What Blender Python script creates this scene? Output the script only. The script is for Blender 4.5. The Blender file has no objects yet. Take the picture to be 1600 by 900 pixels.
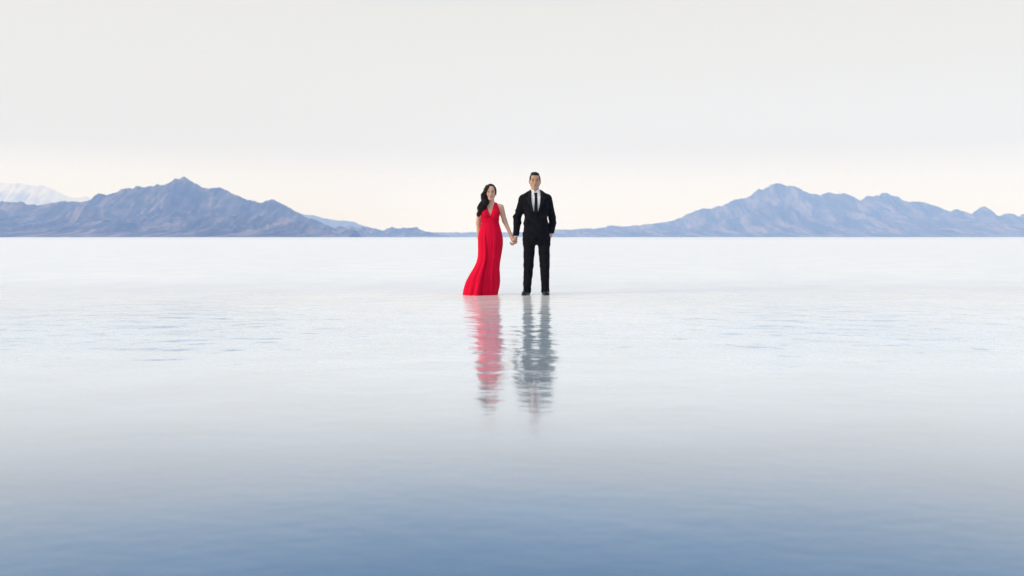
import bpy, math, random
import numpy as np
from mathutils import Vector

SC = bpy.context.scene
COL = SC.collection
rng = np.random.RandomState(7)
random.seed(7)

# ------------------------------------------------------------------ camera
F = 1555.0                       # focal length in photo pixels (photo is 1600 wide)
MPP = 0.009377                   # metres per photo pixel at the couple
DIST = F * MPP                   # 14.58 m
EYE = 90.0 * MPP                 # 0.844 m
HOR = 370.5
cd = bpy.data.cameras.new('camera')
cam = bpy.data.objects.new('camera', cd); COL.objects.link(cam)
cam.location = (0, 0, EYE); cam.rotation_euler = (math.radians(90), 0, 0)
cd.sensor_width = 36.0; cd.lens = 36.0 * F / 1600.0
cd.shift_y = -(450 - HOR) / 1600.0
cd.clip_start = 0.05; cd.clip_end = 90000
cd.dof.use_dof = True; cd.dof.focus_distance = DIST - 0.05; cd.dof.aperture_fstop = 2.0
SC.camera = cam

# ------------------------------------------------------------------ world and sun
SUN_DIR = Vector((-0.90, -0.38, 0.25)).normalized()      # towards the sun
w = bpy.data.worlds.new('World'); SC.world = w; w.use_nodes = True
nt = w.node_tree; nt.nodes.clear()
N = nt.nodes.new; L = nt.links.new
out = N('ShaderNodeOutputWorld'); bg = N('ShaderNodeBackground'); bg.inputs['Strength'].default_value = 0.1
sky = N('ShaderNodeTexSky'); sky.sky_type = 'NISHITA'; sky.sun_disc = False
sky.sun_elevation = math.asin(SUN_DIR.z); sky.sun_rotation = math.atan2(SUN_DIR.x, SUN_DIR.y)
sky.air_density = 1.0; sky.dust_density = 1.5
tc = N('ShaderNodeTexCoord'); sep = N('ShaderNodeSeparateXYZ'); L(tc.outputs['Generated'], sep.inputs[0])
ramp = N('ShaderNodeValToRGB'); cr = ramp.color_ramp
VEIL = [  # sine of the elevation, sky radiance with thin high cloud
    (0.000, (0.965, 0.92, 0.855)),
    (0.030, (0.93, 0.89, 0.83)),
    (0.060, (0.85, 0.83, 0.785)),
    (0.088, (0.715, 0.69, 0.62)),
    (0.228, (0.70, 0.675, 0.585)),
    (0.258, (0.46, 0.54, 0.61)),
    (0.320, (0.15, 0.24, 0.37)),
    (0.430, (0.11, 0.20, 0.34)),
    (0.600, (0.65, 0.71, 0.78)),
    (1.000, (1.09, 1.09, 1.09)),  # overhead, out of view: brightened to light the salt and figures
]
def set_ramp(ramp_, stops):
    while len(ramp_.elements) > 1: ramp_.elements.remove(ramp_.elements[-1])
    ramp_.elements[0].position = stops[0][0]; ramp_.elements[0].color = (*stops[0][1], 1)
    for p, c in stops[1:]: ramp_.elements.new(p).color = (*c, 1)
set_ramp(cr, VEIL)
wn = N('ShaderNodeTexNoise'); wn.inputs['Scale'].default_value = 2.2; wn.inputs['Detail'].default_value = 4
mp = N('ShaderNodeMapping'); mp.inputs['Scale'].default_value = (1, 1, 4); L(tc.outputs['Generated'], mp.inputs[0]); L(mp.outputs[0], wn.inputs['Vector'])
mz = N('ShaderNodeMath'); mz.operation = 'MULTIPLY_ADD'; L(wn.outputs[0], mz.inputs[0]); mz.inputs[1].default_value = 0.05; mz.inputs[2].default_value = -0.025
mzs = N('ShaderNodeMath'); mzs.operation = 'MULTIPLY'; L(mz.outputs[0], mzs.inputs[0])
zc = N('ShaderNodeMapRange'); L(sep.outputs['Z'], zc.inputs['Value']); zc.inputs[1].default_value = 0.08; zc.inputs[2].default_value = 0.3
L(zc.outputs[0], mzs.inputs[1])
az = N('ShaderNodeMath'); az.operation = 'ADD'; L(sep.outputs['Z'], az.inputs[0]); L(mzs.outputs[0], az.inputs[1])
L(az.outputs[0], ramp.inputs[0])
ten = N('ShaderNodeVectorMath'); ten.operation = 'SCALE'; ten.inputs['Scale'].default_value = 10.0; L(ramp.outputs[0], ten.inputs[0])
mx = N('ShaderNodeMix'); mx.data_type = 'RGBA'; mx.inputs['Factor'].default_value = 0.98
L(sky.outputs[0], mx.inputs['A']); L(ten.outputs[0], mx.inputs['B'])
L(mx.outputs['Result'], bg.inputs['Color']); L(bg.outputs[0], out.inputs[0])

sl = bpy.data.lights.new('sun', 'SUN'); sl.energy = 2.4; sl.angle = math.radians(14); sl.color = (1.0, 0.86, 0.72)
so = bpy.data.objects.new('sun', sl); COL.objects.link(so); so.rotation_euler = SUN_DIR.to_track_quat('Z', 'Y').to_euler()

vs = SC.view_settings; vs.view_transform = 'Standard'; vs.look = 'None'; vs.gamma = 1.0; vs.exposure = 0.22; vs.use_curve_mapping = False
cy = SC.cycles
cy.max_bounces = 6; cy.diffuse_bounces = 3; cy.glossy_bounces = 3; cy.transmission_bounces = 2; cy.volume_bounces = 2
cy.use_denoising = True; cy.sample_clamp_indirect = 4.0; cy.use_adaptive_sampling = True; cy.adaptive_threshold = 0.01
cy.caustics_reflective = False; cy.caustics_refractive = False

# ------------------------------------------------------------------ helpers
def mat(name, color, rough=0.6, spec=0.5, **kw):
    m = bpy.data.materials.new(name); m.use_nodes = True
    b = m.node_tree.nodes['Principled BSDF']
    b.inputs['Base Color'].default_value = (*color, 1); b.inputs['Roughness'].default_value = rough
    b.inputs['Specular IOR Level'].default_value = spec
    for k, v in kw.items(): b.inputs[k.replace('_', ' ')].default_value = v
    return m

def noisy(m, c1, c2, scale, detail=4, bump=0.0, bscale=None, bdist=0.001, stretch=(1, 1, 1)):
    """object-space mottling between two colours and a fine bump"""
    t = m.node_tree; b = t.nodes['Principled BSDF']
    co = t.nodes.new('ShaderNodeTexCoord'); mp = t.nodes.new('ShaderNodeMapping'); mp.inputs['Scale'].default_value = stretch
    t.links.new(co.outputs['Object'], mp.inputs[0])
    n = t.nodes.new('ShaderNodeTexNoise'); n.inputs['Scale'].default_value = scale; n.inputs['Detail'].default_value = detail
    t.links.new(mp.outputs[0], n.inputs['Vector'])
    r = t.nodes.new('ShaderNodeValToRGB'); r.color_ramp.elements[0].position = 0.3; r.color_ramp.elements[1].position = 0.7
    r.color_ramp.elements[0].color = (*c1, 1); r.color_ramp.elements[1].color = (*c2, 1)
    t.links.new(n.outputs[0], r.inputs[0]); t.links.new(r.outputs[0], b.inputs['Base Color'])
    if bump:
        n2 = t.nodes.new('ShaderNodeTexNoise'); n2.inputs['Scale'].default_value = bscale or scale; n2.inputs['Detail'].default_value = 3
        t.links.new(mp.outputs[0], n2.inputs['Vector'])
        bn = t.nodes.new('ShaderNodeBump'); bn.inputs['Strength'].default_value = bump; bn.inputs['Distance'].default_value = bdist
        t.links.new(n2.outputs[0], bn.inputs['Height']); t.links.new(bn.outputs[0], b.inputs['Normal'])
    return m

def mesh_obj(name, v, f, m, parent=None, smooth=True, loc=(0, 0, 0)):
    me = bpy.data.meshes.new(name)
    me.from_pydata([tuple(map(float, p)) for p in v] if not isinstance(v, np.ndarray) else v.tolist(), [], f if not isinstance(f, np.ndarray) else f.tolist())
    me.validate(); me.update()
    if smooth: me.polygons.foreach_set('use_smooth', [True] * len(me.polygons))
    for mm in (m if isinstance(m, (list, tuple)) else [m]): me.materials.append(mm)
    o = bpy.data.objects.new(name, me); COL.objects.link(o); o.location = loc
    if parent: o.parent = parent
    return o

def empty(name, loc): 
    o = bpy.data.objects.new(name, None); COL.objects.link(o); o.location = loc; o.empty_display_size = 0.2
    return o

# value noise ------------------------------------------------------
def noise2(x, y, seed):
    r = np.random.RandomState(seed); T = r.rand(256, 256)
    xi = np.floor(x).astype(int); yi = np.floor(y).astype(int); fx = x - xi; fy = y - yi
    fx = fx * fx * fx * (fx * (fx * 6 - 15) + 10); fy = fy * fy * fy * (fy * (fy * 6 - 15) + 10)
    a = T[xi & 255, yi & 255]; b = T[(xi + 1) & 255, yi & 255]; c = T[xi & 255, (yi + 1) & 255]; d = T[(xi + 1) & 255, (yi + 1) & 255]
    return (a * (1 - fx) + b * fx) * (1 - fy) + (c * (1 - fx) + d * fx) * fy
def fbm2(x, y, seed, octv=5, ridged=False, gain=0.5):
    s = 0; a = 1; t = 0; c, sn = math.cos(0.6), math.sin(0.6)
    for i in range(octv):
        n = noise2(x, y, seed + i * 13)
        if ridged: n = 1 - abs(2 * n - 1)
        s = s + a * n; t += a; a *= gain
        x, y = (x * c - y * sn) * 2.03 + 11.3, (x * sn + y * c) * 2.03 - 4.7
    return s / t
def noise3(x, y, z, seed):
    T = np.random.RandomState(seed).rand(32, 32, 32).astype(np.float32)
    def sp(a):
        i = np.floor(a).astype(int); f = a - i
        return i, f * f * (3 - 2 * f)
    xi, fx = sp(x); yi, fy = sp(y); zi, fz = sp(z); r = 0
    for i in (0, 1):
        for j in (0, 1):
            for k in (0, 1):
                r = r + T[(xi + i) & 31, (yi + j) & 31, (zi + k) & 31] * (fx if i else 1 - fx) * (fy if j else 1 - fy) * (fz if k else 1 - fz)
    return r * 2 - 1

# ------------------------------------------------------------------ ground: one salt-flat sheet
def salt_material():
    m = mat('salt_crust', (0.8, 0.81, 0.83), 0.55, 0.5)
    t = m.node_tree; b = t.nodes['Principled BSDF']
    g = t.nodes.new('ShaderNodeNewGeometry')
    n = t.nodes.new('ShaderNodeTexNoise'); n.inputs['Scale'].default_value = 0.02; n.inputs['Detail'].default_value = 8
    t.links.new(g.outputs['Position'], n.inputs['Vector'])
    r = t.nodes.new('ShaderNodeValToRGB'); r.color_ramp.elements[0].position = 0.35; r.color_ramp.elements[1].position = 0.65
    r.color_ramp.elements[0].color = (0.84, 0.86, 0.9, 1); r.color_ramp.elements[1].color = (0.92, 0.92, 0.92, 1)
    t.links.new(n.outputs[0], r.inputs[0]); t.links.new(r.outputs[0], b.inputs['Base Color'])
    v = t.nodes.new('ShaderNodeTexVoronoi'); v.feature = 'DISTANCE_TO_EDGE'; v.inputs['Scale'].default_value = 0.8
    t.links.new(g.outputs['Position'], v.inputs['Vector'])
    bn = t.nodes.new('ShaderNodeBump'); bn.inputs['Strength'].default_value = 0.3; bn.inputs['Distance'].default_value = 0.01
    t.links.new(v.outputs['Distance'], bn.inputs['Height']); t.links.new(bn.outputs[0], b.inputs['Normal'])
    return m
gx = np.concatenate([np.array([-27000, -9000, -4000]), np.linspace(-2000, 2000, 161), np.array([4000, 9000, 27000])])
gy = np.concatenate([np.array([-4500, -1500, -400, -120, -60, 0, 60, 120]), np.linspace(170, 420, 60), np.array([700, 1500, 4000, 9000, 16000, 27000])])
X, Y = np.meshgrid(gx, gy, indexing='ij')
def sstep(a, b, x): t = np.clip((x - a) / (b - a), 0, 1); return t * t * (3 - 2 * t)
inlake = (1 - sstep(210, 330, Y)) * sstep(-400, -120, Y) * (1 - sstep(1500, 2000, abs(X)))
Z = 0.012 - 0.06 * inlake + 0.018 * (fbm2(X / 90, Y / 30, 3) - 0.5)
nx, ny = X.shape
idx = np.arange(nx * ny).reshape(nx, ny)
quads = np.stack([idx[:-1, :-1], idx[1:, :-1], idx[1:, 1:], idx[:-1, 1:]], -1).reshape(-1, 4)
ground = mesh_obj('salt_flat', np.stack([X, Y, Z], -1).reshape(-1, 3), quads, salt_material())
ground['kind'] = 'structure'; ground['label'] = 'white salt flat stretching to the foot of the mountains'

# ------------------------------------------------------------------ water
def water_material():
    m = bpy.data.materials.new('shallow_water'); m.use_nodes = True; t = m.node_tree; t.nodes.clear()
    n = t.nodes.new; l = t.links.new
    o = n('ShaderNodeOutputMaterial'); g = n('ShaderNodeNewGeometry'); sp = n('ShaderNodeSeparateXYZ'); l(g.outputs['Position'], sp.inputs[0])
    # ripples: a broad swell, hand-wide ripples and a fine chop
    def nz(scale, detail, st=(1, 1, 1), rough=0.5):
        mp = n('ShaderNodeMapping'); mp.inputs['Scale'].default_value = st; mp.inputs['Rotation'].default_value = (0, 0, 0.25); l(g.outputs['Position'], mp.inputs[0])
        a = n('ShaderNodeTexNoise'); a.inputs['Scale'].default_value = scale; a.inputs['Detail'].default_value = detail; a.inputs['Roughness'].default_value = rough
        l(mp.outputs[0], a.inputs['Vector']); return a.outputs[0]
    def bump(h, dist, prev=None):
        b = n('ShaderNodeBump'); b.inputs['Strength'].default_value = 1; l(h, b.inputs['Height'])
        if isinstance(dist, float): b.inputs['Distance'].default_value = dist
        else: l(dist, b.inputs['Distance'])
        if prev: l(prev, b.inputs['Normal'])
        return b.outputs[0]
    def rng_(a, b, c, d, src=None):
        r = n('ShaderNodeMapRange'); r.interpolation_type = 'SMOOTHSTEP'; l(src or sp.outputs['Y'], r.inputs['Value'])
        for i, v in enumerate((a, b, c, d)): r.inputs[i + 1].default_value = v
        return r.outputs[0]
    patch = nz(0.22, 3, (1, 0.5, 1))
    b1 = bump(nz(2.2, 1, (1, 1.1, 1)), rng_(4.0, 8.0, 0.0005, 0.017))
    b2 = bump(nz(6.0, 2, (1, 1, 1)), rng_(3.5, 8.0, 0.0004, 0.0055), b1)
    far = rng_(15.0, 70.0, 0.0006, 0.003)
    b3 = bump(nz(11.0, 2, (0.8, 1.3, 1)), far, b2)
    gl = n('ShaderNodeBsdfGlossy'); gl.distribution = 'MULTI_GGX'; l(b3, gl.inputs['Normal']); gl.inputs['Color'].default_value = (1, 1, 1, 1)
    rr = n('ShaderNodeMath'); rr.operation = 'ADD'; l(rng_(9.0, 22.0, 0.09, 0.5), rr.inputs[0]); l(rng_(0.35, 0.7, 0.0, 0.05, patch), rr.inputs[1])
    l(rr.outputs[0], gl.inputs['Roughness'])
    df = n('ShaderNodeBsdfDiffuse'); l(b2, df.inputs['Normal'])
    cm = n('ShaderNodeMix'); cm.data_type = 'RGBA'; l(rng_(2.7, 6.8, 0, 1), cm.inputs['Factor'])  # body colour darkens towards the camera, standing in for the dimming sky reflection
    cm.inputs['A'].default_value = (0.075, 0.15, 0.27, 1); cm.inputs['B'].default_value = (0.66, 0.79, 0.91, 1)  # A: painted dark end; B: pale blue that tints the couple's reflections
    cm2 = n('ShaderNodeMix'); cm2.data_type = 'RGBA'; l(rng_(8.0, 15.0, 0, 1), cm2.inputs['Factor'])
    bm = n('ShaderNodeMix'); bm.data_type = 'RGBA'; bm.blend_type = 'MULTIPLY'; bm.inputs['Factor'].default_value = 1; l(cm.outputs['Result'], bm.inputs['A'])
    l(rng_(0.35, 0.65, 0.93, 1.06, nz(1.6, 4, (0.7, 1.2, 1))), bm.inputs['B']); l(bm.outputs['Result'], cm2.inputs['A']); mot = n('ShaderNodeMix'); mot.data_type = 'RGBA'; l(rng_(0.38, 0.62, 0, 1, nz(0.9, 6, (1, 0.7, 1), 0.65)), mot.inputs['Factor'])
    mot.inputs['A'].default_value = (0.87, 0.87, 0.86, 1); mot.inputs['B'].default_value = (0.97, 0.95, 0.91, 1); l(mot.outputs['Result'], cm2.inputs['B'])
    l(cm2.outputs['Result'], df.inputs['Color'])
    lw = n('ShaderNodeLayerWeight'); lw.inputs['Blend'].default_value = 0.5; l(b2, lw.inputs['Normal'])
    rp = n('ShaderNodeValToRGB')                     # facing: 1 = grazing
    pts = [(0.0, 0.04), (0.5, 0.2), (0.66, 0.40), (0.78, 0.53), (0.83, 0.68), (0.88, 0.75), (0.94, 0.62), (1.0, 0.5)]
    set_ramp(rp.color_ramp, [(p, (v, v, v)) for p, v in pts])
    l(lw.outputs['Facing'], rp.inputs[0])
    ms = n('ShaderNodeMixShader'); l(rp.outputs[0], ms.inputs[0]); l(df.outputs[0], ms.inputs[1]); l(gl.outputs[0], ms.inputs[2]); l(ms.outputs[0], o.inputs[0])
    return m
wx = np.linspace(-1900, 1900, 96); wy = np.array([-380, -100, -20, 0, 20, 60, 140, 260, 400.])
X, Y = np.meshgrid(wx, wy, indexing='ij'); idx = np.arange(X.size).reshape(X.shape)
quads = np.stack([idx[:-1, :-1], idx[1:, :-1], idx[1:, 1:], idx[:-1, 1:]], -1).reshape(-1, 4)
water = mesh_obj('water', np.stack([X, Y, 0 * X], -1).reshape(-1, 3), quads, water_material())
water['kind'] = 'structure'; water['label'] = 'thin sheet of still rippled water over the salt flat'

# ------------------------------------------------------------------ mountains
def rock_material(name, c1, c2, c3, scale):
    m = mat(name, c1, 0.95, 0.1); t = m.node_tree; b = t.nodes['Principled BSDF']; n = t.nodes.new; l = t.links.new
    g0 = n('ShaderNodeNewGeometry'); g = n('ShaderNodeMapping'); g.inputs['Scale'].default_value = (1, 0.13, 0.6); l(g0.outputs['Position'], g.inputs[0])
    a = n('ShaderNodeTexNoise'); a.inputs['Scale'].default_value = scale; a.inputs['Detail'].default_value = 10; a.inputs['Roughness'].default_value = 0.6; l(g.outputs[0], a.inputs['Vector'])
    a2 = n('ShaderNodeTexNoise'); a2.noise_type = 'RIDGED_MULTIFRACTAL'; a2.inputs['Scale'].default_value = scale * 0.8; a2.inputs['Detail'].default_value = 9; l(g.outputs[0], a2.inputs['Vector'])
    bn = n('ShaderNodeBump'); bn.inputs['Strength'].default_value = 1; bn.inputs['Distance'].default_value = 90; l(a2.outputs[0], bn.inputs['Height']); l(bn.outputs[0], b.inputs['Normal'])
    r = n('ShaderNodeValToRGB'); e = r.color_ramp.elements; e[0].position = 0.36; e[0].color = (*c1, 1); e[1].position = 0.62; e[1].color = (*c3, 1)
    x = e.new(0.5); x.color = (*c2, 1)
    l(a.outputs[0], r.inputs[0])
    l(r.outputs[0], b.inputs['Base Color'])
    return m, (a, r)
rock_near, _ = rock_material('desert_rock', (0.025, 0.025, 0.035), (0.085, 0.072, 0.08), (0.24, 0.18, 0.17), 0.012)
rock_far, _ = rock_material('pale_desert_rock', (0.035, 0.035, 0.045), (0.10, 0.085, 0.09), (0.235, 0.185, 0.18), 0.009)
snow, (sa, sr) = rock_material('snowy_rock', (0.38, 0.34, 0.37), (0.72, 0.65, 0.66), (0.88, 0.81, 0.80), 0.005)

def terrain(name, label, comps, material, seed, cols=520, rows=110, pad=0):
    """comps: (skyline points in photo pixels, ridge distance, half depth, ridge slant). A heightfield with eroded flanks."""
    x0 = min((p[0] - 800) / F * c[1] for c in comps for p in c[0]); x1 = max((p[0] - 800) / F * c[1] for c in comps for p in c[0])
    y0 = min(c[1] - c[2] for c in comps); y1 = max(c[1] + c[2] for c in comps)
    X, Y = np.meshgrid(np.linspace(x0, x1, cols), np.linspace(y0, y1, rows), indexing='ij')
    Z = np.full(X.shape, -30.0)
    for ci, (pts, yr, W, rel) in enumerate(comps):
        px = np.array([(p[0] - 800) / F * yr for p in pts]); pz = np.array([(HOR - p[1]) / F * yr for p in pts])
        s = W / 3.0
        wr = (fbm2(X / s, Y / s, seed + 7 + ci, 4) - 0.5)
        t = abs(Y - yr) / W
        Xw = X + wr * s * 2.6 * np.minimum(t * 2.5, 1)
        H = np.interp(Xw, px, pz, left=0, right=0)
        H0 = np.interp(X, px, pz, left=0, right=0)
        H = H * np.minimum(t * 4, 1) + H0 * (1 - np.minimum(t * 4, 1))
        prof = np.clip(1 - t, 0, 1) ** 1.55
        er = fbm2(X / (s * 0.27) + 5, Y / (s * 0.9), seed + 31 + ci, 6, ridged=True, gain=0.56)
        er2 = fbm2(X / (s * 0.065) + 5, Y / (s * 0.24), seed + 71 + ci, 4, ridged=True, gain=0.6)
        carve = 1 - rel * (1 - er) * 2.3 * np.minimum(t * 5, 1) * (1 - t * 0.4) - rel * 0.6 * (1 - er2) * np.minimum(t * 8, 1)
        h = H * prof * np.clip(carve, 0.05, 1.2) - 12 * np.clip(t - 0.9, 0, 1) * 10
        Z = np.maximum(Z, h - 3.0 * (t > 0.98))
    # exact-ish skyline detail: small crags on the crest
    Z = Z + np.where(Z > 40, (fbm2(X / 75, Y / 75, seed + 99, 4, ridged=True) - 0.6) * 38, 0)
    idx = np.arange(X.size).reshape(X.shape)
    quads = np.stack([idx[:-1, :-1], idx[1:, :-1], idx[1:, 1:], idx[:-1, 1:]], -1).reshape(-1, 4)
    o = mesh_obj(name, np.stack([X, Y, Z], -1).reshape(-1, 3), quads, material)
    o['kind'] = 'structure'; o['label'] = label
    return o

K = 0.6   # keeps the ranges within the haze box: km scale of the basin
left_main = [(-420, 371), (-260, 345), (-150, 330), (-60, 322), (0, 315.3), (20, 316.5), (33, 314), (45, 319.5), (61, 321.5), (80, 317), (98, 315), (115, 314.4), (140, 312.5), (154, 302), (162, 302.6), (168, 303.4), (189, 296.4), (199, 293.4), (205, 294.6), (213, 290), (220, 292), (232, 291), (245, 288.5), (257, 288.5), (268, 282), (276, 277.8), (281, 278.6), (287, 274.8), (297, 281.5), (308, 288), (320, 295), (331, 293.8), (345, 292), (354, 296), (371, 305), (388, 313), (406, 316.7), (416, 314.4), (425, 311), (437, 317.7), (455, 326.5), (476, 337), (500, 347.5), (525, 359.5), (548, 369), (560, 371)]
left_dome = [(255, 371), (272, 356), (290, 346), (315, 340), (340, 336.5), (365, 337.5), (385, 335), (410, 338), (440, 338), (470, 345), (500, 355), (525, 364), (545, 371)]
left_spur = [(20, 371), (45, 362), (62, 352), (78, 345), (95, 338), (115, 325), (128, 320), (145, 322), (165, 329), (190, 340), (230, 352), (280, 371)]
rk = 6400.0
terrain('mountain', 'dark blue rocky mountain with a pointed summit left of the couple',
        [(left_main, 8300, 2500, 0.36), (left_dome, 6900, 1300, 0.34), (left_spur, 7300, 1200, 0.4)], rock_near, 5, 760, 190)
mid_hills = [(505, 371), (512, 362), (520, 357), (535, 353), (545, 353.2), (557, 356.5), (575, 353.8), (586, 356.6), (602, 358.6), (610, 356), (613, 355), (620, 357), (627, 357), (629, 355.5), (634, 357), (645, 355), (652, 355.6), (662, 360), (672, 363), (690, 367), (720, 370), (760, 371)]
terrain('foothills', 'low jagged blue foothills trailing off towards the woman', [(mid_hills, 9800, 900, 0.2)], rock_near, 17, 260, 60)
far_strip = [(480, 371), (560, 366), (640, 362.8), (680, 362.8), (720, 362.8), (800, 363), (850, 362), (920, 366), (990, 371)]
terrain('low_rise', 'thin blue strip of far rising land behind the couple', [(far_strip, 14500, 1800, 0.1)], rock_far, 23, 160, 40)
pale_hills = [(380, 371), (400, 345), (430, 326), (448, 327), (462, 330), (476, 335), (490, 335), (504, 339.5), (520, 342.5), (536, 344), (550, 345), (562, 350), (574, 354), (590, 358), (620, 364), (660, 371)]
terrain('hills', 'pale blue far hills peeping out behind the mountain slope', [(pale_hills, 17500, 2000, 0.22)], rock_far, 29, 240, 70)
snow_pts = [(-380, 371), (-300, 320), (-200, 296), (-90, 280), (0, 282), (10, 284.5), (31, 284.5), (52, 289.5), (66, 288), (80, 293), (98, 302), (112, 307), (126, 306.5), (135, 304.5), (143, 310), (170, 322), (220, 345), (290, 371)]
terrain('snowy_mountain', 'snow covered pale mountain at the far left', [(snow_pts, 20500, 3600, 0.36)], snow, 37, 380, 130)
right_main = [(835, 371), (850, 361), (865, 359.5), (900, 358), (945, 356), (950, 353), (957, 351.2), (963, 353), (970, 354), (990, 352.5), (1010, 350.5), (1040, 347.3), (1052, 345), (1065, 339), (1075, 334.5), (1092, 326.5), (1104, 325.5), (1113, 324.7), (1131, 319.5), (1148, 310.7), (1162, 309), (1173, 305.5), (1185, 294.6), (1192, 296), (1201, 289.7), (1208, 286), (1215, 284.8), (1229, 288.7), (1246, 292), (1257, 298), (1267, 302.7), (1281, 303.7), (1295, 299.5), (1306, 303), (1320, 301.3), (1334, 307), (1344, 312.5), (1355, 305.5), (1369, 304.8), (1383, 299), (1400, 306), (1418, 315), (1435, 314), (1453, 318.5), (1470, 324.7), (1484, 330), (1495, 327), (1507, 330), (1518, 335), (1530, 324.7), (1537, 322), (1544, 326), (1551, 334.5), (1558, 338.7), (1572, 333.5), (1582, 334.5), (1591, 338.7), (1600, 334), (1640, 328), (1690, 345), (1760, 371)]
right_fore = [(1040, 371), (1080, 356), (1120, 346), (1160, 338), (1195, 322), (1212, 320), (1240, 326), (1265, 338), (1290, 345), (1340, 350), (1380, 346), (1420, 350), (1500, 352), (1560, 356), (1640, 371)]
terrain('mountain', 'pale blue serrated mountain range right of the couple',
        [(right_main, 12800, 3200, 0.34), (right_fore, 11300, 1700, 0.42)], rock_far, 51, 900, 190)

# ------------------------------------------------------------------ haze: one closed box of air
hm = bpy.data.materials.new('haze_air'); hm.use_nodes = True; t = hm.node_tree; t.nodes.clear()
o_ = t.nodes.new('ShaderNodeOutputMaterial'); pv = t.nodes.new('ShaderNodeVolumePrincipled')
pv.inputs['Color'].default_value = (0.30, 0.49, 1.0, 1); pv.inputs['Absorption Color'].default_value = (1, 1, 1, 1)
pv.inputs['Density'].default_value = 0.000100; pv.inputs['Anisotropy'].default_value = 0.0
t.links.new(pv.outputs[0], o_.inputs['Volume'])
hx0, hx1, hy0, hy1, hz0, hz1 = -28000, 28000, -5000, 28000, -60.0, 1290.0
hv = [(x, y, z) for x in (hx0, hx1) for y in (hy0, hy1) for z in (hz0, hz1)]
hf = [(0, 1, 3, 2), (4, 6, 7, 5), (0, 4, 5, 1), (2, 3, 7, 6), (0, 2, 6, 4), (1, 5, 7, 3)]
haze = mesh_obj('haze', hv, hf, hm, smooth=False); haze['kind'] = 'stuff'; haze['label'] = 'blue evening air that fades the far mountains'

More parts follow.
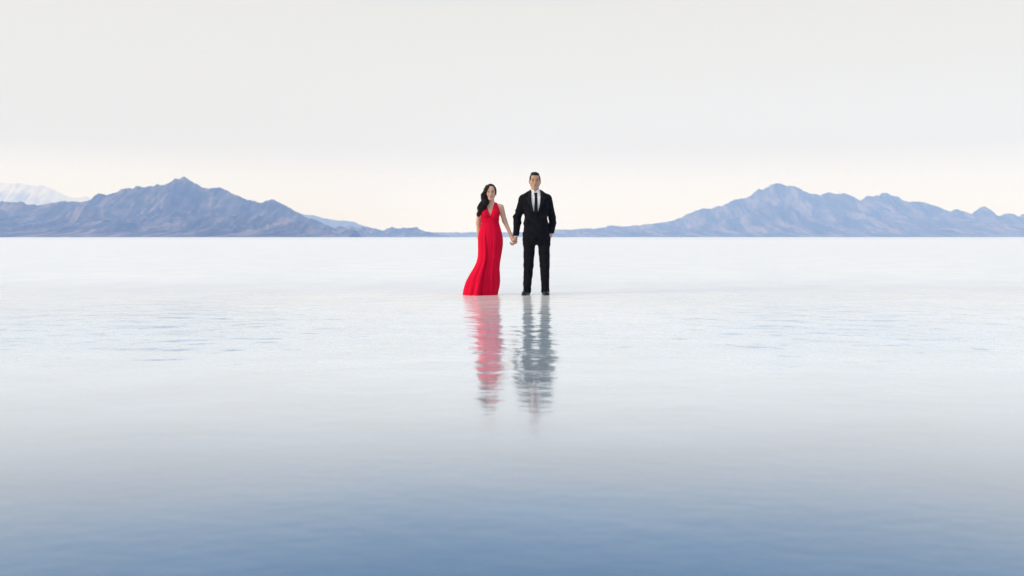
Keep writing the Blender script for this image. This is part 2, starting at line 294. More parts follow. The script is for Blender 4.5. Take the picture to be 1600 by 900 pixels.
# ------------------------------------------------------------------ body and cloth modelling: smooth solids sampled on a grid
class Field:
    def __init__(s, x, y, z):
        """x, y, z: lists of (start, stop, step) runs"""
        def ax(r):
            a = []
            for (p, q, h) in r: a += list(np.arange(p, q - 1e-9, h))
            return np.array(a, dtype=np.float32)
        s.x, s.y, s.z = ax(x), ax(y), ax(z)
        s.D = np.full((len(s.x), len(s.y), len(s.z)), 0.3, np.float32)
    def grid(s): return np.meshgrid(s.x, s.y, s.z, indexing='ij', sparse=True)
    def _sub(s, lo, hi):
        sl = []
        for a, l, h in zip((s.x, s.y, s.z), lo, hi):
            sl.append(slice(int(np.searchsorted(a, l)), int(np.searchsorted(a, h))))
        sl = tuple(sl)
        g = np.meshgrid(s.x[sl[0]], s.y[sl[1]], s.z[sl[2]], indexing='ij', sparse=True)
        return sl, g
    def apply(s, fn, lo, hi, k=0.01, op='add'):
        m = k + 0.03
        sl, (x, y, z) = s._sub([l - m for l in lo], [h + m for h in hi])
        d = fn(x, y, z); A = s.D[sl]
        if d.size == 0: return
        d = np.broadcast_to(d, A.shape)
        if op == 'sub': A, d = -A, d
        h = np.maximum(k - abs(A - d), 0) / max(k, 1e-6)
        r = np.minimum(A, d) - h * h * k * 0.25
        s.D[sl] = -r if op == 'sub' else r
    def cone(s, p, q, r1, r2, k=0.01, op='add', flat=None):
        p = np.array(p, float); q = np.array(q, float); R = max(r1, r2)
        v = q - p; L2 = v @ v
        def fn(x, y, z):
            h = np.clip(((x - p[0]) * v[0] + (y - p[1]) * v[1] + (z - p[2]) * v[2]) / L2, 0, 1)
            dy = (y - p[1] - h * v[1])
            if flat: dy = dy / flat
            return np.sqrt((x - p[0] - h * v[0]) ** 2 + dy ** 2 + (z - p[2] - h * v[2]) ** 2) - (r1 + (r2 - r1) * h)
        s.apply(fn, np.minimum(p, q) - R * 1.3, np.maximum(p, q) + R * 1.3, k, op)
    def chain(s, pts, rad, k=0.01, flat=None):
        for i in range(len(pts) - 1): s.cone(pts[i], pts[i + 1], rad[i], rad[i + 1], k, 'add', flat)
    def ell(s, c, r, k=0.01, op='add', rot=None):
        c = np.array(c, float); r = np.array(r, float); R = r.max()
        M = np.eye(3) if rot is None else np.array(__import__('mathutils').Euler(rot).to_matrix()).T
        def fn(x, y, z):
            X, Y, Z = x - c[0], y - c[1], z - c[2]
            a = M[0, 0] * X + M[0, 1] * Y + M[0, 2] * Z; b = M[1, 0] * X + M[1, 1] * Y + M[1, 2] * Z; e = M[2, 0] * X + M[2, 1] * Y + M[2, 2] * Z
            k0 = np.sqrt((a / r[0]) ** 2 + (b / r[1]) ** 2 + (e / r[2]) ** 2)
            k1 = np.sqrt((a / r[0] ** 2) ** 2 + (b / r[1] ** 2) ** 2 + (e / r[2] ** 2) ** 2) + 1e-9
            return k0 * (k0 - 1) / k1
        s.apply(fn, c - R, c + R, k, op)
    def stack(s, rows, k=0.02, n=2.3):
        """rows: z, cx, cy, half width, half depth"""
        R = np.array(sorted(rows))
        def fn(x, y, z):
            cx, cy, a, b = (np.interp(z, R[:, 0], R[:, i]) for i in (1, 2, 3, 4))
            q = (abs((x - cx) / a) ** n + abs((y - cy) / b) ** n) ** (1 / n)
            d = (q - 1) * np.minimum(a, b)
            return np.maximum(d, np.maximum(R[0, 0] - z, z - R[-1, 0]))
        lo = [(R[:, 1] - R[:, 3]).min(), (R[:, 2] - R[:, 4]).min(), R[0, 0]]; hi = [(R[:, 1] + R[:, 3]).max(), (R[:, 2] + R[:, 4]).max(), R[-1, 0]]
        s.apply(fn, lo, hi, k)
    def copy(s):
        c = Field.__new__(Field); c.x, c.y, c.z = s.x, s.y, s.z; c.D = s.D.copy(); return c
    def cut(s, mask, k=0.0):
        """keep where mask (a distance, negative inside) allows"""
        if k: 
            h = np.maximum(k - abs(s.D - mask), 0) / k; s.D = (np.maximum(s.D, mask) + h * h * k * 0.25).astype(np.float32)
        else: s.D = np.maximum(s.D, mask).astype(np.float32)
        return s
    def wrinkle(s, amp, fx, fy, fz, seed, weight=None):
        x, y, z = s.grid(); n = noise3(x * fx + 40, y * fy + 40, z * fz + 40, seed)
        n = amp * n * (1 if weight is None else weight(x, y, z)); s.D += n.astype(np.float32)
    def mesh(s):
        D = s.D.copy(); D[[0, -1]] = np.maximum(D[[0, -1]], 1e-3); D[:, [0, -1]] = np.maximum(D[:, [0, -1]], 1e-3); D[:, :, [0, -1]] = np.maximum(D[:, :, [0, -1]], 1e-3)
        I = D < 0
        c = np.zeros(tuple(n - 1 for n in D.shape), np.int8)
        for i in (0, 1):
            for j in (0, 1):
                for k in (0, 1): c += I[i:D.shape[0] - 1 + i, j:D.shape[1] - 1 + j, k:D.shape[2] - 1 + k]
        act = (c > 0) & (c < 8); ci, cj, ck = np.nonzero(act)
        num = np.zeros((len(ci), 3)); cnt = np.zeros(len(ci))
        P = lambda i, j, k: (s.x[i], s.y[j], s.z[k])
        for ax in range(3):
            for a in (0, 1):
                for b in (0, 1):
                    o = [0, 0, 0]; o[(ax + 1) % 3] = a; o[(ax + 2) % 3] = b; e = list(o); e[ax] = 1
                    i0, j0, k0 = ci + o[0], cj + o[1], ck + o[2]; i1, j1, k1 = ci + e[0], cj + e[1], ck + e[2]
                    d0 = D[i0, j0, k0].astype(float); d1 = D[i1, j1, k1].astype(float); m = (d0 < 0) != (d1 < 0)
                    t = np.where(m, d0 / np.where(d0 - d1 == 0, 1, d0 - d1), 0)
                    p0 = np.stack(P(i0, j0, k0), 1); p1 = np.stack(P(i1, j1, k1), 1)
                    num += (p0 + (p1 - p0) * t[:, None]) * m[:, None]; cnt += m
        V = num / cnt[:, None]
        idx = -np.ones(act.shape, int); idx[ci, cj, ck] = np.arange(len(ci))
        Q = []
        for ax in range(3):
            sl0 = [slice(1, -1)] * 3; sl1 = [slice(1, -1)] * 3; sl0[ax] = slice(0, -1); sl1[ax] = slice(1, None)
            A = I[tuple(sl0)]; B = I[tuple(sl1)]; e = np.nonzero(A != B)
            p = [e[0] + 1, e[1] + 1, e[2] + 1]; p[ax] = e[ax]
            u, v = (ax + 1) % 3, (ax + 2) % 3
            def cell(du, dv):
                q = [p[0], p[1], p[2]]; q[u] = q[u] - du; q[v] = q[v] - dv
                return idx[q[0], q[1], q[2]]
            q = np.stack([cell(1, 1), cell(0, 1), cell(0, 0), cell(1, 0)], 1)
            ins = A[e]; q[~ins] = q[~ins][:, ::-1]
            Q.append(q)
        return V, np.concatenate(Q)
    def obj(s, name, m, parent, **kw):
        V, Q = s.mesh(); return mesh_obj(name, V, Q, m, parent, **kw)

def tube(path, rad, sides=6, flat=1.0):
    """a closed tapered tube along path; returns verts, faces"""
    P = [Vector(p) for p in path]; V = []; Fc = []
    for i, p in enumerate(P):
        d = (P[min(i + 1, len(P) - 1)] - P[max(i - 1, 0)]).normalized()
        u = d.cross(Vector((0, 1, 0.01))).normalized(); v = d.cross(u)
        r = rad[i] if hasattr(rad, '__len__') else rad
        for s_ in range(sides):
            a = 2 * math.pi * s_ / sides; V.append(p + u * math.cos(a) * r + v * math.sin(a) * r * flat)
    for i in range(len(P) - 1):
        for s_ in range(sides):
            a = i * sides + s_; b = i * sides + (s_ + 1) % sides; Fc.append((a, b, b + sides, a + sides))
    Fc.append(tuple(range(sides))[::-1]); Fc.append(tuple(range((len(P) - 1) * sides, len(P) * sides)))
    return V, Fc
def join(parts):
    V, Fc = [], []
    for v, f in parts:
        n = len(V); V += list(v); Fc += [tuple(i + n for i in q) for q in f]
    return V, Fc

# ------------------------------------------------------------------ materials of the people
skin_m = noisy(mat('warm_skin', (0.5, 0.3, 0.21), 0.5, 0.35), (0.47, 0.27, 0.19), (0.55, 0.335, 0.24), 9)
skin_w = noisy(mat('fair_skin', (0.6, 0.38, 0.28), 0.45, 0.4), (0.57, 0.345, 0.255), (0.66, 0.43, 0.33), 9)
for sm in (skin_m, skin_w):
    b = sm.node_tree.nodes['Principled BSDF']; b.inputs['Subsurface Weight'].default_value = 0.12; b.inputs['Subsurface Radius'].default_value = (0.012, 0.005, 0.003); b.inputs['Subsurface Scale'].default_value = 1.0
hair_m = noisy(mat('black_hair', (0.006, 0.005, 0.005), 0.45, 0.25), (0.003, 0.0025, 0.003), (0.010, 0.007, 0.006), 60, stretch=(3, 3, 0.6), bump=0.6, bscale=220, bdist=0.002)
wool = noisy(mat('black_wool', (0.004, 0.004, 0.007), 0.9, 0.12), (0.004, 0.0045, 0.008), (0.009, 0.010, 0.017), 14, bump=0.4, bscale=500, bdist=0.0005)
satin = mat('black_satin', (0.005, 0.006, 0.011), 0.6, 0.15)
tie_m = mat('navy_silk', (0.003, 0.004, 0.010), 0.5, 0.2)
cotton = noisy(mat('white_cotton', (0.78, 0.8, 0.86), 0.7, 0.3), (0.82, 0.84, 0.88), (0.87, 0.88, 0.92), 20)
leather = mat('black_leather', (0.006, 0.006, 0.008), 0.4, 0.25)
sole_m = mat('black_rubber', (0.015, 0.015, 0.015), 0.7, 0.3)
chiffon = noisy(mat('red_chiffon', (0.66, 0.004, 0.038), 0.75, 0.08), (0.62, 0.003, 0.034), (0.71, 0.004, 0.043), 6, bump=0.25, bscale=120, bdist=0.0006)
eye_w = mat('eye_white', (0.7, 0.68, 0.66), 0.2); iris = mat('dark_iris', (0.018, 0.01, 0.007), 0.1)
brow_m = mat('brow_hair', (0.02, 0.014, 0.012), 0.7, 0.2); lip_w = mat('rose_lip', (0.42, 0.12, 0.12), 0.35, 0.5); lip_m = mat('bare_lip', (0.38, 0.16, 0.13), 0.45, 0.4)

def face(F_, cx, ez, s, woman):
    """shape the head: cx centre, ez eye height, s scale (1 = man)"""
    P = lambda x, y, z: (cx + x * s, y * s, ez + z * s)
    R = lambda *r: tuple(a * s for a in r)
    F_.ell(P(0, .012, .022), R(.076, .096, .096), .02)
    jw = .052 if woman else .063
    F_.ell(P(0, -.022, -.045), R(jw, .070, .078), .03)
    F_.ell(P(0, -.060, -.104), R(.022 if woman else .028, .020, .018), .03)
    for q in (-1, 1):
        F_.cone(P(q * .052, -.005, -.055), P(q * .018, -.058, -.106), .016 * s, .014 * s, .03)        # jaw line
        F_.ell(P(q * .040, -.060, -.030), R(.022, .018, .018), .025)                                   # cheek
        F_.ell(P(q * .033, -.0955, -.001), R(.0165, .012, .0095), .014, 'sub')                         # eye socket
        F_.ell(P(q * .033, -.0765, -.001), R(.0135, .0125, .0125), .006)                               # eyeball under the lids
        F_.ell(P(q * .0795, .012, -.012), R(.009, .019, .030), .008)                                   # ear
        F_.cone(P(q * .012, -.088, .018), P(q * .046, -.076, .018), .008 * s, .006 * s, .016)          # brow ridge
        F_.ell(P(q * .010, -.099, -.044), R(.008, .009, .007), .008)                                   # nostril wing
    F_.ell(P(0, -.068, .055), R(.048, .025, .035), .03)                                                # forehead
    F_.cone(P(0, -.086, .006), P(0, -.106, -.038), .0065 * s, .0105 * s, .012)                         # nose
    F_.ell(P(0, -.084, -.071), R(.024, .014, .010), .012)                                              # mouth mound
    F_.cone(P(-.016, -.0965, -.0755), P(.016, -.0965, -.0755), .0012, .0012, .004, 'sub')              # line of the mouth

def face_parts(root, cx, ez, s, woman):
    P = lambda x, y, z: Vector((cx + x * s, y * s, ez + z * s))
    for q in (-1, 1):
        # eyeball with iris
        n, mN = 18, 12; V = []; Fc = []; MI = []
        c = P(q * .033, -.0765, -.001); rx, ry, rz = .0145 * s, .0178 * s, .0072 * s
        for i in range(mN + 1):
            th = math.pi * i / mN
            for j in range(n):
                ph = 2 * math.pi * j / n
                V.append(c + Vector((rx * math.sin(th) * math.cos(ph), -ry * math.cos(th), rz * math.sin(th) * math.sin(ph))))
        for i in range(mN):
            for j in range(n): Fc.append((i * n + j, i * n + (j + 1) % n, (i + 1) * n + (j + 1) % n, (i + 1) * n + j)); MI.append(1 if i < 3 else 0)
        o = mesh_obj('eye', V, Fc, [eye_w, iris], root)
        if len(o.data.polygons) == len(MI): o.data.polygons.foreach_set('material_index', MI)
        # lash line and brow
        pl = [P(q * (.033 + .0165 * math.cos(a)), -.0935 + .009 * abs(math.cos(a)), .0005 + .0075 * math.sin(a)) for a in np.linspace(0.1, math.pi - 0.1, 9)]
        v, f = tube(pl, [(.0012 + (.0016 if woman else .0004)) * s * math.sin(a) ** .5 for a in np.linspace(0.3, math.pi - 0.3, 9)], 6)
        mesh_obj('eyelash', v, f, brow_m, o)
        pb = [P(q * (.014 + .038 * u), -.0965 + .018 * u * u, .019 + .007 * math.sin(u * 2.4)) for u in np.linspace(0, 1, 9)]
        v, f = tube(pb, [(.0034 if woman else .0044) * s * (1 - .65 * u) for u in np.linspace(0, 1, 9)], 6, .8)
        mesh_obj('eyebrow', v, f, brow_m, root)
    lips = []
    for (dz, r, bow) in ((-.0715, .0042, .0022), (-.0795, .0050, -.0012)):
        pl = [P(u * .0225, -.0985 + .013 * u * u, dz + bow * (1 - abs(u * 2.2 - math.copysign(.5, u)) if bow > 0 else (1 - u * u)) * .6 - (dz + .0755) * u * u) for u in np.linspace(-1, 1, 13)]
        lips.append(tube(pl, [r * s * (1 - .75 * u * u) for u in np.linspace(-1, 1, 13)], 8, .8))
    v, f = join(lips); mesh_obj('lips', v, f, lip_w if woman else lip_m, root)

# ================================================================== the man
MX = 838; mroot = empty('person', ((MX - 800) * MPP, DIST, -0.014)); mroot.scale = (1.008, 1.008, 1.008)
mroot['label'] = 'man in a black suit and tie with one hand in his trouser pocket'; mroot['category'] = 'person'; mroot['group'] = 'couple holding hands in the shallow water'
HC = -.020; ME = 1.668
RW = (-.300, -.006, .862)       # right wrist (photo left)
LW = (.214, -.030, .905)        # left wrist, hand in the pocket
def man_torso(o, hem=.80):
    return [(hem, .004, .0, .196 + o, .118 + o), (.90, .002, .0, .184 + o, .122 + o), (1.02, -.002, .0, .168 + o, .116 + o), (1.13, -.006, .0, .160 + o, .112 + o), (1.24, -.010, .002, .172 + o, .122 + o),
            (1.34, -.012, .004, .186 + o, .124 + o), (1.41, -.013, .006, .186 + o, .112 + o), (1.455, -.014, .012, .150 + o, .090 + o), (1.50, -.014, .018, .082 + o, .066 + o), (1.54, -.015, .02, .058 + o, .056 + o)]
LEGS = (((-.098, .0, .86), (-.112, -.012, .44), (-.136, .012, .05)), ((.106, .0, .86), (.120, -.016, .44), (.131, .008, .05)))

B = Field([(-.42, -.25, .004), (-.25, -.11, .008), (-.11, .075, .0035), (.075, .16, .008), (.16, .30, .005)],
          [(-.26, -.135, .006), (-.135, .05, .0035), (.05, .18, .006)],
          [(-.02, .68, .012), (.68, .93, .004), (.93, 1.44, .009), (1.44, 1.82, .0035)])
face(B, HC, ME, 1.0, False)
B.cone((HC, .018, 1.60), (-.015, .026, 1.46), .053, .060, .02)
B.cone((HC, -.045, 1.525), (-.015, -.01, 1.46), .016, .02, .02)
B.stack([(z, x, y, a - .012, b_ - .012) for z, x, y, a, b_ in man_torso(0)], .02)
for q, (hip, kn, an) in zip((-1, 1), LEGS):
    B.cone(hip, kn, .082, .054, .03); B.cone(kn, an, .052, .038, .02); B.cone((an[0], .03, .045), (an[0] + (-.036 if q < 0 else .010), -.12, .028), .030, .020, .02)
B.chain([(-.18, .01, 1.40), (-.262, .012, 1.16), RW], [.054, .042, .026], .02)
B.chain([(.165, .01, 1.40), (.238, .055, 1.09), LW], [.050, .038, .026], .02)
# right hand closed round hers
B.chain([RW, (-.306, -.008, .825), (-.311, -.004, .790)], [.024, .028, .027], .015, flat=1.35)
for y0, ln, z0 in ((-.034, .95, .776), (-.012, 1.05, .770), (.011, 1.0, .771), (.032, .8, .778)):
    B.chain([(-.308, y0 * .8, .80), (-.313, y0, z0), (-.338, y0 - .003, z0 - .030 * ln), (-.366, y0 - .006, z0 - .024 * ln), (-.380, y0 - .006, z0 - .002)], [.013, .0105, .0095, .0088, .0078], .004)
B.chain([(-.304, -.030, .838), (-.314, -.046, .815), (-.334, -.052, .797), (-.352, -.048, .788)], [.014, .0125, .011, .009], .006)
# left hand going into the pocket
B.chain([LW, (.196, -.045, .868), (.172, -.050, .835)], [.024, .028, .026], .015, flat=1.0)
for i in range(4): B.chain([(.165, -.045, .85), (.140 + .010 * i, -.066 + .012 * i, .80), (.128 + .011 * i, -.062 + .012 * i, .76), (.122 + .011 * i, -.055 + .012 * i, .735)], [.012, .010, .009, .008], .004)
B.chain([(.185, -.062, .872), (.165, -.078, .855), (.148, -.076, .838)], [.013, .011, .009], .005)
B.obj('body', skin_m, mroot)
face_parts(mroot, HC, ME, 1.0, False)

# hair: short sides, swept-up top
H = Field([(-.12, .08, .0035)], [(-.12, .14, .0035)], [(1.62, 1.83, .003)])
H.ell((HC, .016, ME + .026), (.0805, .099, .101), .01)
x, y, z = H.grid()
H.cut(-(z - (ME + .052) + (y + .10) * .9 * (y > -.10) ), .008)                     # lower edge drops towards the nape
F2 = Field([(-.12, .08, .0035)], [(-.12, .14, .0035)], [(1.62, 1.83, .003)])
F2.ell((HC - .002, -.030, ME + .098), (.060, .066, .030), .01, rot=(.12, .06, 0)); F2.ell((HC, .03, ME + .09), (.066, .075, .034), .02)
F2.ell((HC + .004, -.068, ME + .092), (.046, .024, .024), .015)
H.D = np.minimum(H.D, F2.D); H.wrinkle(.0028, 150, 60, 60, 5); H.wrinkle(.0018, 260, 110, 120, 6)
H.obj('hair', hair_m, mroot)

# trousers
T = Field([(-.26, .27, .0055)], [(-.16, .17, .0055)], [(.03, .95, .0065)])
T.ell((.150, -.055, .82), (.055, .052, .085), .03); T.stack([(.74, .004, .002, .178, .10), (.80, .004, .0, .186, .112), (.93, .004, .0, .176, .112)], .02)
for hip, kn, an in LEGS:
    T.cone((hip[0], hip[1], .84), kn, .094, .072, .03); T.cone(kn, (an[0], an[1], .05), .072, .057, .02, flat=1.15)
x, y, z = T.grid(); T.cut(-(z - .042 - .02 * (y > .0) * 0)); T.cut(z - .93)
T.wrinkle(.006, 7, 7, 16, 11, lambda x, y, z: np.exp(-((z - .12) / .12) ** 2) + .7 * np.exp(-((z - .45) / .08) ** 2) + .7 * np.exp(-((z - .72) / .06) ** 2) + .25)
T.wrinkle(.003, 14, 14, 30, 12)
T.obj('trousers', wool, mroot)

# shoes
for q, an, out_ in ((-1, LEGS[0][2], -.045), (1, LEGS[1][2], .012)):
    S = Field([(an[0] - .13, an[0] + .13, .004)], [(-.24, .12, .004)], [(-.012, .11, .004)])
    a = (an[0], .055, .035); b_ = (an[0] + out_ * .6, -.06, .03); c = (an[0] + out_, -.155, .024)
    S.cone(a, b_, .041, .045, .02); S.cone(b_, c, .045, .036, .03); S.cone((an[0], .01, .04), (an[0], .012, .10), .045, .042, .03); S.cone((an[0] + out_ * .3, -.03, .06), (an[0], 0, .075), .03, .035, .02)
    So = S.copy(); x, y, z = S.grid(); S.cut(-(z - .008), .003)
    So.D = So.D - .004; So.cut(abs(z - .004) - .0075)
    so_ = S.obj('shoe', leather, mroot); So.obj('sole', sole_m, so_)

# shirt, collar, cuffs
G = dict(x=[(-.18, .16, .0035)], y=[(-.17, .11, .0035)], z=[(.90, 1.60, .0035)])
Sh = Field(**G); Sh.stack(man_torso(.002), .01); x, y, z = Sh.grid()
body_front = Sh.copy()
Sh.cut(z - 1.535).cut(abs(x + .010) - .105); shirt = Sh.obj('shirt', cotton, mroot)
C = Field(**G); C.cone((HC + .003, .014, 1.60), (-.016, .012, 1.46), .060, .070, .01); x, y, z = C.grid()
C.cut(-(z - (1.488 + .0 * x + (y + .07) * .30))); C.cut(z - (1.538 + (y + .05) * .22)); 
C2 = Field(**G); C2.stack(man_torso(.008), .01)
xx = abs(x + .013)
flap = np.maximum(np.maximum(xx - .058, .012 - xx + (1.492 - z) * .28), np.maximum((1.448 + abs(xx - .040) * .9) - z, z - 1.53)); C2.cut(flap).cut(y - .02)
C.D = np.minimum(C.D, C2.D)
gap = np.maximum(.006 + (1.54 - z) * -.12 - xx, y - (-.02)); 
C.obj('collar', cotton, shirt)
def cuff(p, q, r):
    p, q = Vector(p), Vector(q); d = (q - p).normalized(); a = p - d * .035; b_ = p + d * .011
    S = Field([(p.x - .08, p.x + .08, .0035)], [(p.y - .08, p.y + .08, .0035)], [(p.z - .08, p.z + .08, .0035)])
    S.cone(a, b_, r, r, .001); x, y, z = S.grid()
    S.cut((x - b_.x) * d.x + (y - b_.y) * d.y + (z - b_.z) * d.z); S.cut(-((x - a.x) * d.x + (y - a.y) * d.y + (z - a.z) * d.z))
    S.obj('cuff', cotton, shirt)
cuff((-.2985, -.005, .868), RW if False else (-.304, -.008, .83), .036); cuff((.216, -.028, .918), (.206, -.038, .892), .033)

# tie
Ti = Field(**G); Ti.stack(man_torso(.009), .01); x, y, z = Ti.grid()
wd = .019 + (1.46 - z) * .032
Ti.cut(np.maximum(abs(x + .0075) - wd, np.maximum(z - 1.47, 1.05 - z)), .003).cut(y)
tie = Ti.obj('tie', tie_m, mroot)
K_ = Field([(-.06, .05, .003)], [(-.16, .0, .003)], [(1.42, 1.53, .003)]); K_.stack(man_torso(.016), .01); x, y, z = K_.grid()
K_.cut(np.maximum(abs(x + .010) - (.014 + (z - 1.452) * .30), abs(z - 1.474) - .022), .004).cut(y)
K_.obj('knot', tie_m, tie)

# jacket
G = dict(x=[(-.37, .33, .0045)], y=[(-.19, .19, .0045)], z=[(.76, 1.60, .0045)])
J = Field(**G)
J.stack([r for r in man_torso(.014, .79) if r[0] < 1.52], .02)
J.cone((-.014, .018, 1.515), (-.19, .012, 1.425), .048, .046, .05); J.cone((-.014, .018, 1.515), (.165, .012, 1.425), .048, .046, .05)
J.chain([(-.182, .010, 1.405), (-.262, .012, 1.16), (RW[0] + .001, RW[1], RW[2] + .005)], [.072, .059, .043], .022)
J.chain([(.158, .010, 1.405), (.240, .055, 1.09)], [.072, .055], .012)
J.chain([(.240, .055, 1.09), (LW[0] + .006, LW[1] + .006, LW[2] + .01)], [.055, .041], .006)
x, y, z = J.grid()
J.wrinkle(.0095, 9, 9, 20, 21, lambda x, y, z: (abs(x) > .15) * np.exp(-((z - 1.12) / .12) ** 2) * 1.0 + .35 * np.exp(-((z - 1.15) / .07) ** 2) + .3)
J.wrinkle(.003, 16, 16, 34, 22)
# the closed front: V above the button, cut away below it
cxv = -.0085
hw = np.interp(z, [1.185, 1.23, 1.34, 1.41, 1.53, 1.60], [0, .035, .060, .066, .070, .072])
V_ = np.maximum(np.maximum(abs(x - cxv) - hw, 1.185 - z), y - .02)
J.cut(-V_, .002)
open_ = np.interp(z, [.76, .80, .84, .95, 1.0], [.045, .026, .008, -.02, -.02])
O_ = np.maximum(np.maximum(abs(x - cxv - .01) - open_, z - 1.15), np.maximum(y + .03, -1))
J.cut(-O_, .004)
hem = .797 + .035 * sstep(.0, .16, x)        # swept up over the pocketed hand
J.cut(-(z - hem))
J.cut(-np.maximum(z - .905, .192 - x), .002)                                            # end of the bent sleeve above the pocket
# sleeve ends
J.cut(-np.maximum(z - .868 - .12 * 0, x + .245)); 
jk = J.obj('jacket', wool, mroot)
x, y, z = J.grid()
Jb = Field(**G); Jb.stack([r for r in man_torso(.017, .79) if r[0] < 1.52], .02)
Jb.cone((-.014, .018, 1.515), (-.19, .012, 1.425), .050, .048, .05); Jb.cone((-.014, .018, 1.515), (.165, .012, 1.425), .050, .048, .05)
for q in (-1, 1):
    Lp = Jb.copy(); Lp.D = Lp.D - .003
    u = (x - cxv) * q - hw
    wl = np.interp(z, [1.185, 1.38, 1.425, 1.426, 1.45, 1.56], [.006, .058, .066, .036, .040, .028])
    Lp.cut(np.maximum(np.maximum(-u - .001, u - wl), np.maximum(1.19 - z, np.maximum(z - 1.545, y - .03))), .002)
    Lp.obj('lapel', satin, jk)
def disc(c, r, th, m, name, parent, n=16):
    V = []; Fc = []
    for k_, (yy, rr) in enumerate(((th, r), (0, r), (-th * .6, r * .8))):
        for i in range(n): a = 2 * math.pi * i / n; V.append((c[0] + rr * math.cos(a), c[1] + yy, c[2] + rr * math.sin(a)))
    for k_ in range(2):
        for i in range(n): Fc.append((k_ * n + i, k_ * n + (i + 1) % n, (k_ + 1) * n + (i + 1) % n, (k_ + 1) * n + i))
    Fc.append(tuple(range(2 * n, 3 * n))); return mesh_obj(name, V, Fc, m, parent)
disc((cxv + .004, -.132, 1.165), .010, .004, satin, 'button', jk)

# ================================================================== the woman
WX = 766.5; wroot = empty('person', ((WX - 800) * MPP, DIST, 0))
wroot['label'] = 'woman in a long red halter dress with black hair over one shoulder'; wroot['category'] = 'person'; wroot['group'] = 'couple holding hands in the shallow water'
WC = .004; WE = 1.500; WS = .93
WW = (.300, -.002, .868)
def w_torso(o=0):
    return [(.80, .0, .0, .165 + o, .115 + o), (.93, -.004, .0, .158 + o, .108 + o), (1.04, -.008, .0, .124 + o, .088 + o), (1.09, -.008, .0, .120 + o, .086 + o), (1.16, -.006, .0, .132 + o, .094 + o), (1.22, -.003, .004, .142 + o, .094 + o),
            (1.28, .0, .010, .135 + o, .076 + o), (1.315, .0, .014, .100 + o, .055 + o), (1.345, .003, .016, .058 + o, .044 + o), (1.37, .006, .016, .044 + o, .042 + o)]
def breasts(F_, o=0, k=.03):
    for q in (-1, 1): F_.ell((-.004 + q * .066, -.078, 1.188), (.060 + o, .050 + o, .062 + o), k)
W = Field([(-.24, -.12, .0055), (-.12, .09, .0035), (.09, .24, .006), (.24, .44, .004)],
          [(-.17, -.135, .007), (-.135, .06, .0035), (.06, .16, .006)],
          [(-.01, .70, .012), (.70, .92, .004), (.92, 1.34, .006), (1.34, 1.64, .0035)])
face(W, WC, WE, WS, True)
W.cone((.006, .014, 1.44), (.006, .018, 1.33), .043, .047, .02)
for q in (-1, 1): W.cone((.004, .016, 1.335), (q * .140, .012, 1.290), .032, .034, .03); W.cone((.004 + q * .012, -.030, 1.318), (q * .12, -.020, 1.310), .007, .007, .014)
W.stack(w_torso(), .02); breasts(W)
W.cone((-.08, 0, .84), (-.055, -.01, .44), .085, .05, .03); W.cone((.08, 0, .84), (.05, -.02, .44), .085, .05, .03); W.cone((-.055, -.01, .44), (-.085, .02, .06), .05, .03, .02); W.cone((.05, -.02, .44), (.005, .02, .06), .05, .03, .02)
for xx_ in (-.085, .005): W.cone((xx_, .03, .035), (xx_ - .01, -.09, .022), .03, .024, .02)
W.chain([(.150, .012, 1.280), (.205, .016, 1.085), WW], [.046, .034, .0225], .02)
W.chain([(-.150, .012, 1.280), (-.180, .024, 1.06), (-.178, .062, .86)], [.046, .034, .023], .02)
# her left hand in his
W.chain([WW, (.314, -.004, .832), (.325, -.004, .796)], [.021, .024, .023], .012, flat=1.35)
for y0, ln, z0 in ((-.024, .9, .782), (-.002, 1.0, .776), (.020, .95, .777), (.040, .75, .783)):
    W.chain([(.323, y0 * .8, .80), (.328, y0, z0), (.350, y0 - .003, z0 - .028 * ln), (.376, y0 - .006, z0 - .022 * ln), (.390, y0 - .006, z0 + .000)], [.0105, .0088, .0080, .0074, .0066], .004)
W.chain([(.312, -.026, .840), (.322, -.040, .822), (.336, -.050, .806), (.352, -.050, .800)], [.012, .0105, .009, .0078], .006)
# her right hand resting behind the hip
W.chain([(-.178, .062, .86), (-.168, .078, .825), (-.156, .086, .79)], [.021, .025, .022], .012)
for i in range(4): W.chain([(-.158 + .004 * i, .078 + .008 * i, .80), (-.148 + .010 * i, .084 + .010 * i, .765), (-.135 + .012 * i, .092 + .010 * i, .735), (-.125 + .012 * i, .092 + .010 * i, .712)], [.0095, .0085, .0078, .0068], .004)
W.chain([(-.172, .058, .84), (-.170, .050, .81), (-.162, .048, .785)], [.011, .0095, .008], .005)
W.obj('body', skin_w, wroot)
face_parts(wroot, WC, WE, WS, True)

# the skirt: pleated, blown to one side
ZT = [1.098, 1.06, 1.017, .925, .832, .741, .649, .557, .465, .374, .282, .190, .099, .04, -.012]
LX = [-.126, -.132, -.142, -.170, -.184, -.184, -.182, -.186, -.208, -.256, -.312, -.358, -.385, -.397, -.404]
RX = [.116, .122, .132, .160, .178, .180, .168, .152, .136, .130, .136, .138, .124, .108, .100]
BY = [.092, .094, .10, .122, .134, .134, .130, .128, .134, .146, .158, .168, .176, .18, .182]
nz_, nu = 150, 420
zs = np.linspace(1.098, -.012, nz_); u = np.linspace(0, 2 * math.pi, nu, endpoint=False)
def sm_(arr):
    v = np.interp(zs, ZT[::-1], arr[::-1]); kx = np.ones(9) / 9; return np.convolve(np.pad(v, 4, mode='edge'), kx, 'valid')
lx, rx_, by = sm_(LX), sm_(RX), sm_(BY)
ZZ, UU = np.meshgrid(zs, u, indexing='ij'); tt = (1.098 - ZZ) / 1.11
A = .0035 + .010 * np.clip(tt - .1, 0, 1) ** 1.1
ph = UU + .10 * np.sin(3 * UU + 4 * tt) + .25 * tt * tt
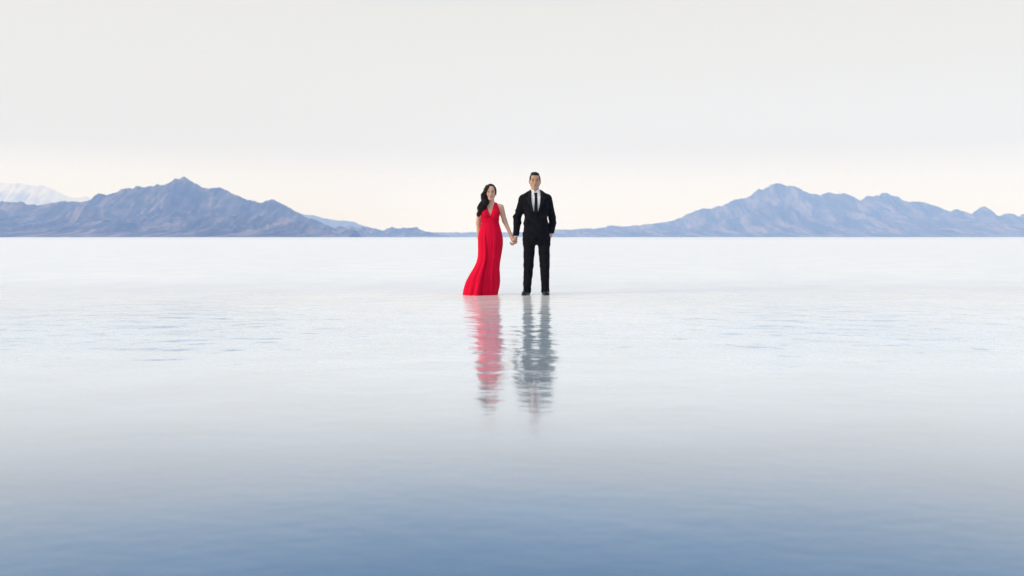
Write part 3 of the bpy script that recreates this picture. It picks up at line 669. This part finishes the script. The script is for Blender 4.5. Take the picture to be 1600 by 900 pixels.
f1 = abs(np.sin(7 * ph + .8 * np.sin(2 * UU + 3 * tt))) ** .8; f2 = np.sin(19 * ph + 1.3 * np.sin(3 * tt + UU * 2)); f3 = np.sin(43 * UU + 2.5 * np.sin(4 * tt + 3 * UU))
fold = A * (1.5 * (f1 - .6) + .42 * f2) + .0016 * f3
cxs = ((lx + rx_) / 2)[:, None]; hwv = ((rx_ - lx) / 2)[:, None]; byy = by[:, None]
side = abs(np.cos(UU)) ** 2
rr_ = 1 + fold / .14 * (1 - .75 * side)
SX = cxs + hwv * np.cos(UU) * rr_; SY = -byy * np.sin(UU) * rr_ - .02 * 0
# the train flows back and to the side; its forward edge overlaps the rest as one long fold
u0 = 2.05 - .45 * tt
lap = sstep(-.05, .05, UU - u0) * np.exp(-np.clip(UU - u0, 0, 9) / .9) * np.clip(tt - .12, 0, 1) * .085
SY = SY - lap
idx = np.arange(nz_ * nu).reshape(nz_, nu); nxt = np.roll(idx, -1, 1)
quads = np.stack([idx[:-1], idx[1:], nxt[1:], nxt[:-1]], -1).reshape(-1, 4)
skirt_v = np.stack([SX, SY, ZZ], -1).reshape(-1, 3)
dress = mesh_obj('dress', skirt_v, quads, chiffon, wroot)
sol = dress.modifiers.new('cloth', 'SOLIDIFY'); sol.thickness = .0015; sol.offset = -1

# bodice and waistband
G = dict(x=[(-.21, .20, .0035)], y=[(-.17, .14, .004)], z=[(1.03, 1.40, .0035)])
Bo = Field(**G); Bo.stack(w_torso(.007), .02); breasts(Bo, .007)
for q in (-1, 1): Bo.cone((.004, .016, 1.335), (q * .140, .012, 1.290), .038, .040, .03)
x, y, z = Bo.grid()
Bo.D += (.0016 * np.sin(230 * (z * .55 + abs(x + .004) * .9))).astype(np.float32) * 1.0
xa = abs(x + .004)
vin = np.interp(z, [1.150, 1.36], [0, .066]); vout = np.interp(z, [1.03, 1.12, 1.17, 1.24, 1.345, 1.36], [.2, .2, .150, .136, .100, .098])
Bo.cut(np.maximum(xa - vout, z - (1.352)), .003).cut(-np.maximum(np.maximum(xa - vin, 1.150 - z), y - .02 - (z - 1.30) * .6), .003)
Bo.cut(-(z - 1.062)).cut(-np.maximum(y - .05 + 0 * x, np.maximum(-(y - .0), 1.2 - z)) * 0 - 1)
Bo.obj('bodice', chiffon, dress)
Wb = Field(**G); Wb.stack([(z_, a, b_, c + .012, d + .012) for z_, a, b_, c, d in w_torso()], .02); x, y, z = Wb.grid()
Wb.D += (.0018 * np.sin(420 * (z + .10 * x))).astype(np.float32)
Wb.cut(abs(z - 1.092) - .028, .004); Wb.obj('waistband', chiffon, dress)

# her hair: a fitted cap and a long waved fall over her right shoulder
HF = Field([(-.24, .12, .0045)], [(-.15, .15, .0045)], [(1.10, 1.65, .0045)])
HF.ell((WC - .002, .018, WE + .024), (.0835, .100, .099), .01)
HF.ell((WC + .010, .055, WE - .035), (.066, .060, .085), .03)
HF.ell((WC - .045, -.035, WE + .060), (.045, .055, .05), .02)
path = [(-.074, -.020, 1.535), (-.086, -.022, 1.47), (-.088, -.034, 1.40), (-.098, -.066, 1.33), (-.128, -.088, 1.26), (-.160, -.088, 1.20), (-.172, -.080, 1.15)]
prad = [.026, .036, .044, .048, .046, .026, .012]
HF.chain(path, prad, .02, flat=.8)
HF.cone((-.05, .05, 1.42), (-.10, -.01, 1.33), .05, .04, .03); HF.cone((-.16, -.05, 1.29), (-.17, -.06, 1.27), .032, .03, .02)
x, y, z = HF.grid()
# the face stays clear: an oval opening, its left border swept by the side parting
fx = (x - (WC + .013)) / .055; fz = (z - (WE - .022)) / .104
HF.cut(-np.maximum((np.sqrt(fx ** 2 + fz ** 2) - 1) * .055, y + .030 + .0 * x), .006)
HF.cut(-np.maximum(np.maximum(z - 1.46, .030 - x), y - .2), .01)                      # nothing hangs on her left side
HF.wrinkle(.0042, 75, 75, 9, 33); HF.wrinkle(.0022, 150, 150, 16, 34)
hair_w = HF.obj('hair', hair_m, wroot)
rs = np.random.RandomState(4); parts = []
PT = np.array(path); 
for i in range(150):
    a = rs.uniform(-2.6, .5) if i % 3 else rs.uniform(0, 6.28); k_ = rs.uniform(.80, 1.06) if i % 4 else rs.uniform(1.05, 1.30); wv = rs.uniform(0, 6.28); t0 = rs.uniform(0, .25); t1 = rs.uniform(.8, 1.0)
    pl = []
    for t_ in np.linspace(t0, t1, 22):
        f_ = t_ * (len(path) - 1); c = np.array([np.interp(f_, range(len(path)), PT[:, j]) for j in range(3)]); r = np.interp(f_, range(len(path)), prad)
        wave = .014 * math.sin(t_ * 17 + wv * .45)
        pl.append((c[0] + r * k_ * math.cos(a) + wave, c[1] + r * .85 * k_ * math.sin(a) + wave * .5, c[2] - .01 * t_))
    rad = [(.0034 * math.sin(math.pi * min(.98, max(.04, q_))) ** .5 + .0006) for q_ in np.linspace(0, 1, 22)]
    parts.append(tube(pl, rad, 5))
for i in range(70):                                                                     # locks combed from the parting over the crown
    s0 = rs.uniform(-.05, .08); pl = []
    for t_ in np.linspace(0, 1, 14):
        th = 1.25 - t_ * 1.55 if True else 0
        ex = WC + .030 - t_ * .112; ez = WE + .024 + .099 * math.sqrt(max(0, 1 - ((ex - WC + .002) / .0835) ** 2 * .96)) * 1.0
        yy = s0 - .03 * math.sin(t_ * 2)
        q_ = max(.12, 1 - (yy - .018) ** 2 / .0101)
        zz = WE + .024 + (ez - WE - .024) * math.sqrt(q_) + .002
        pl.append((ex, yy, zz))
    parts.append(tube(pl, [.0032 * math.sin(math.pi * (.06 + .88 * q_)) + .0004 for q_ in np.linspace(0, 1, 14)], 5))
v, f = join(parts); mesh_obj('hair_lock', v, f, hair_m, hair_w)
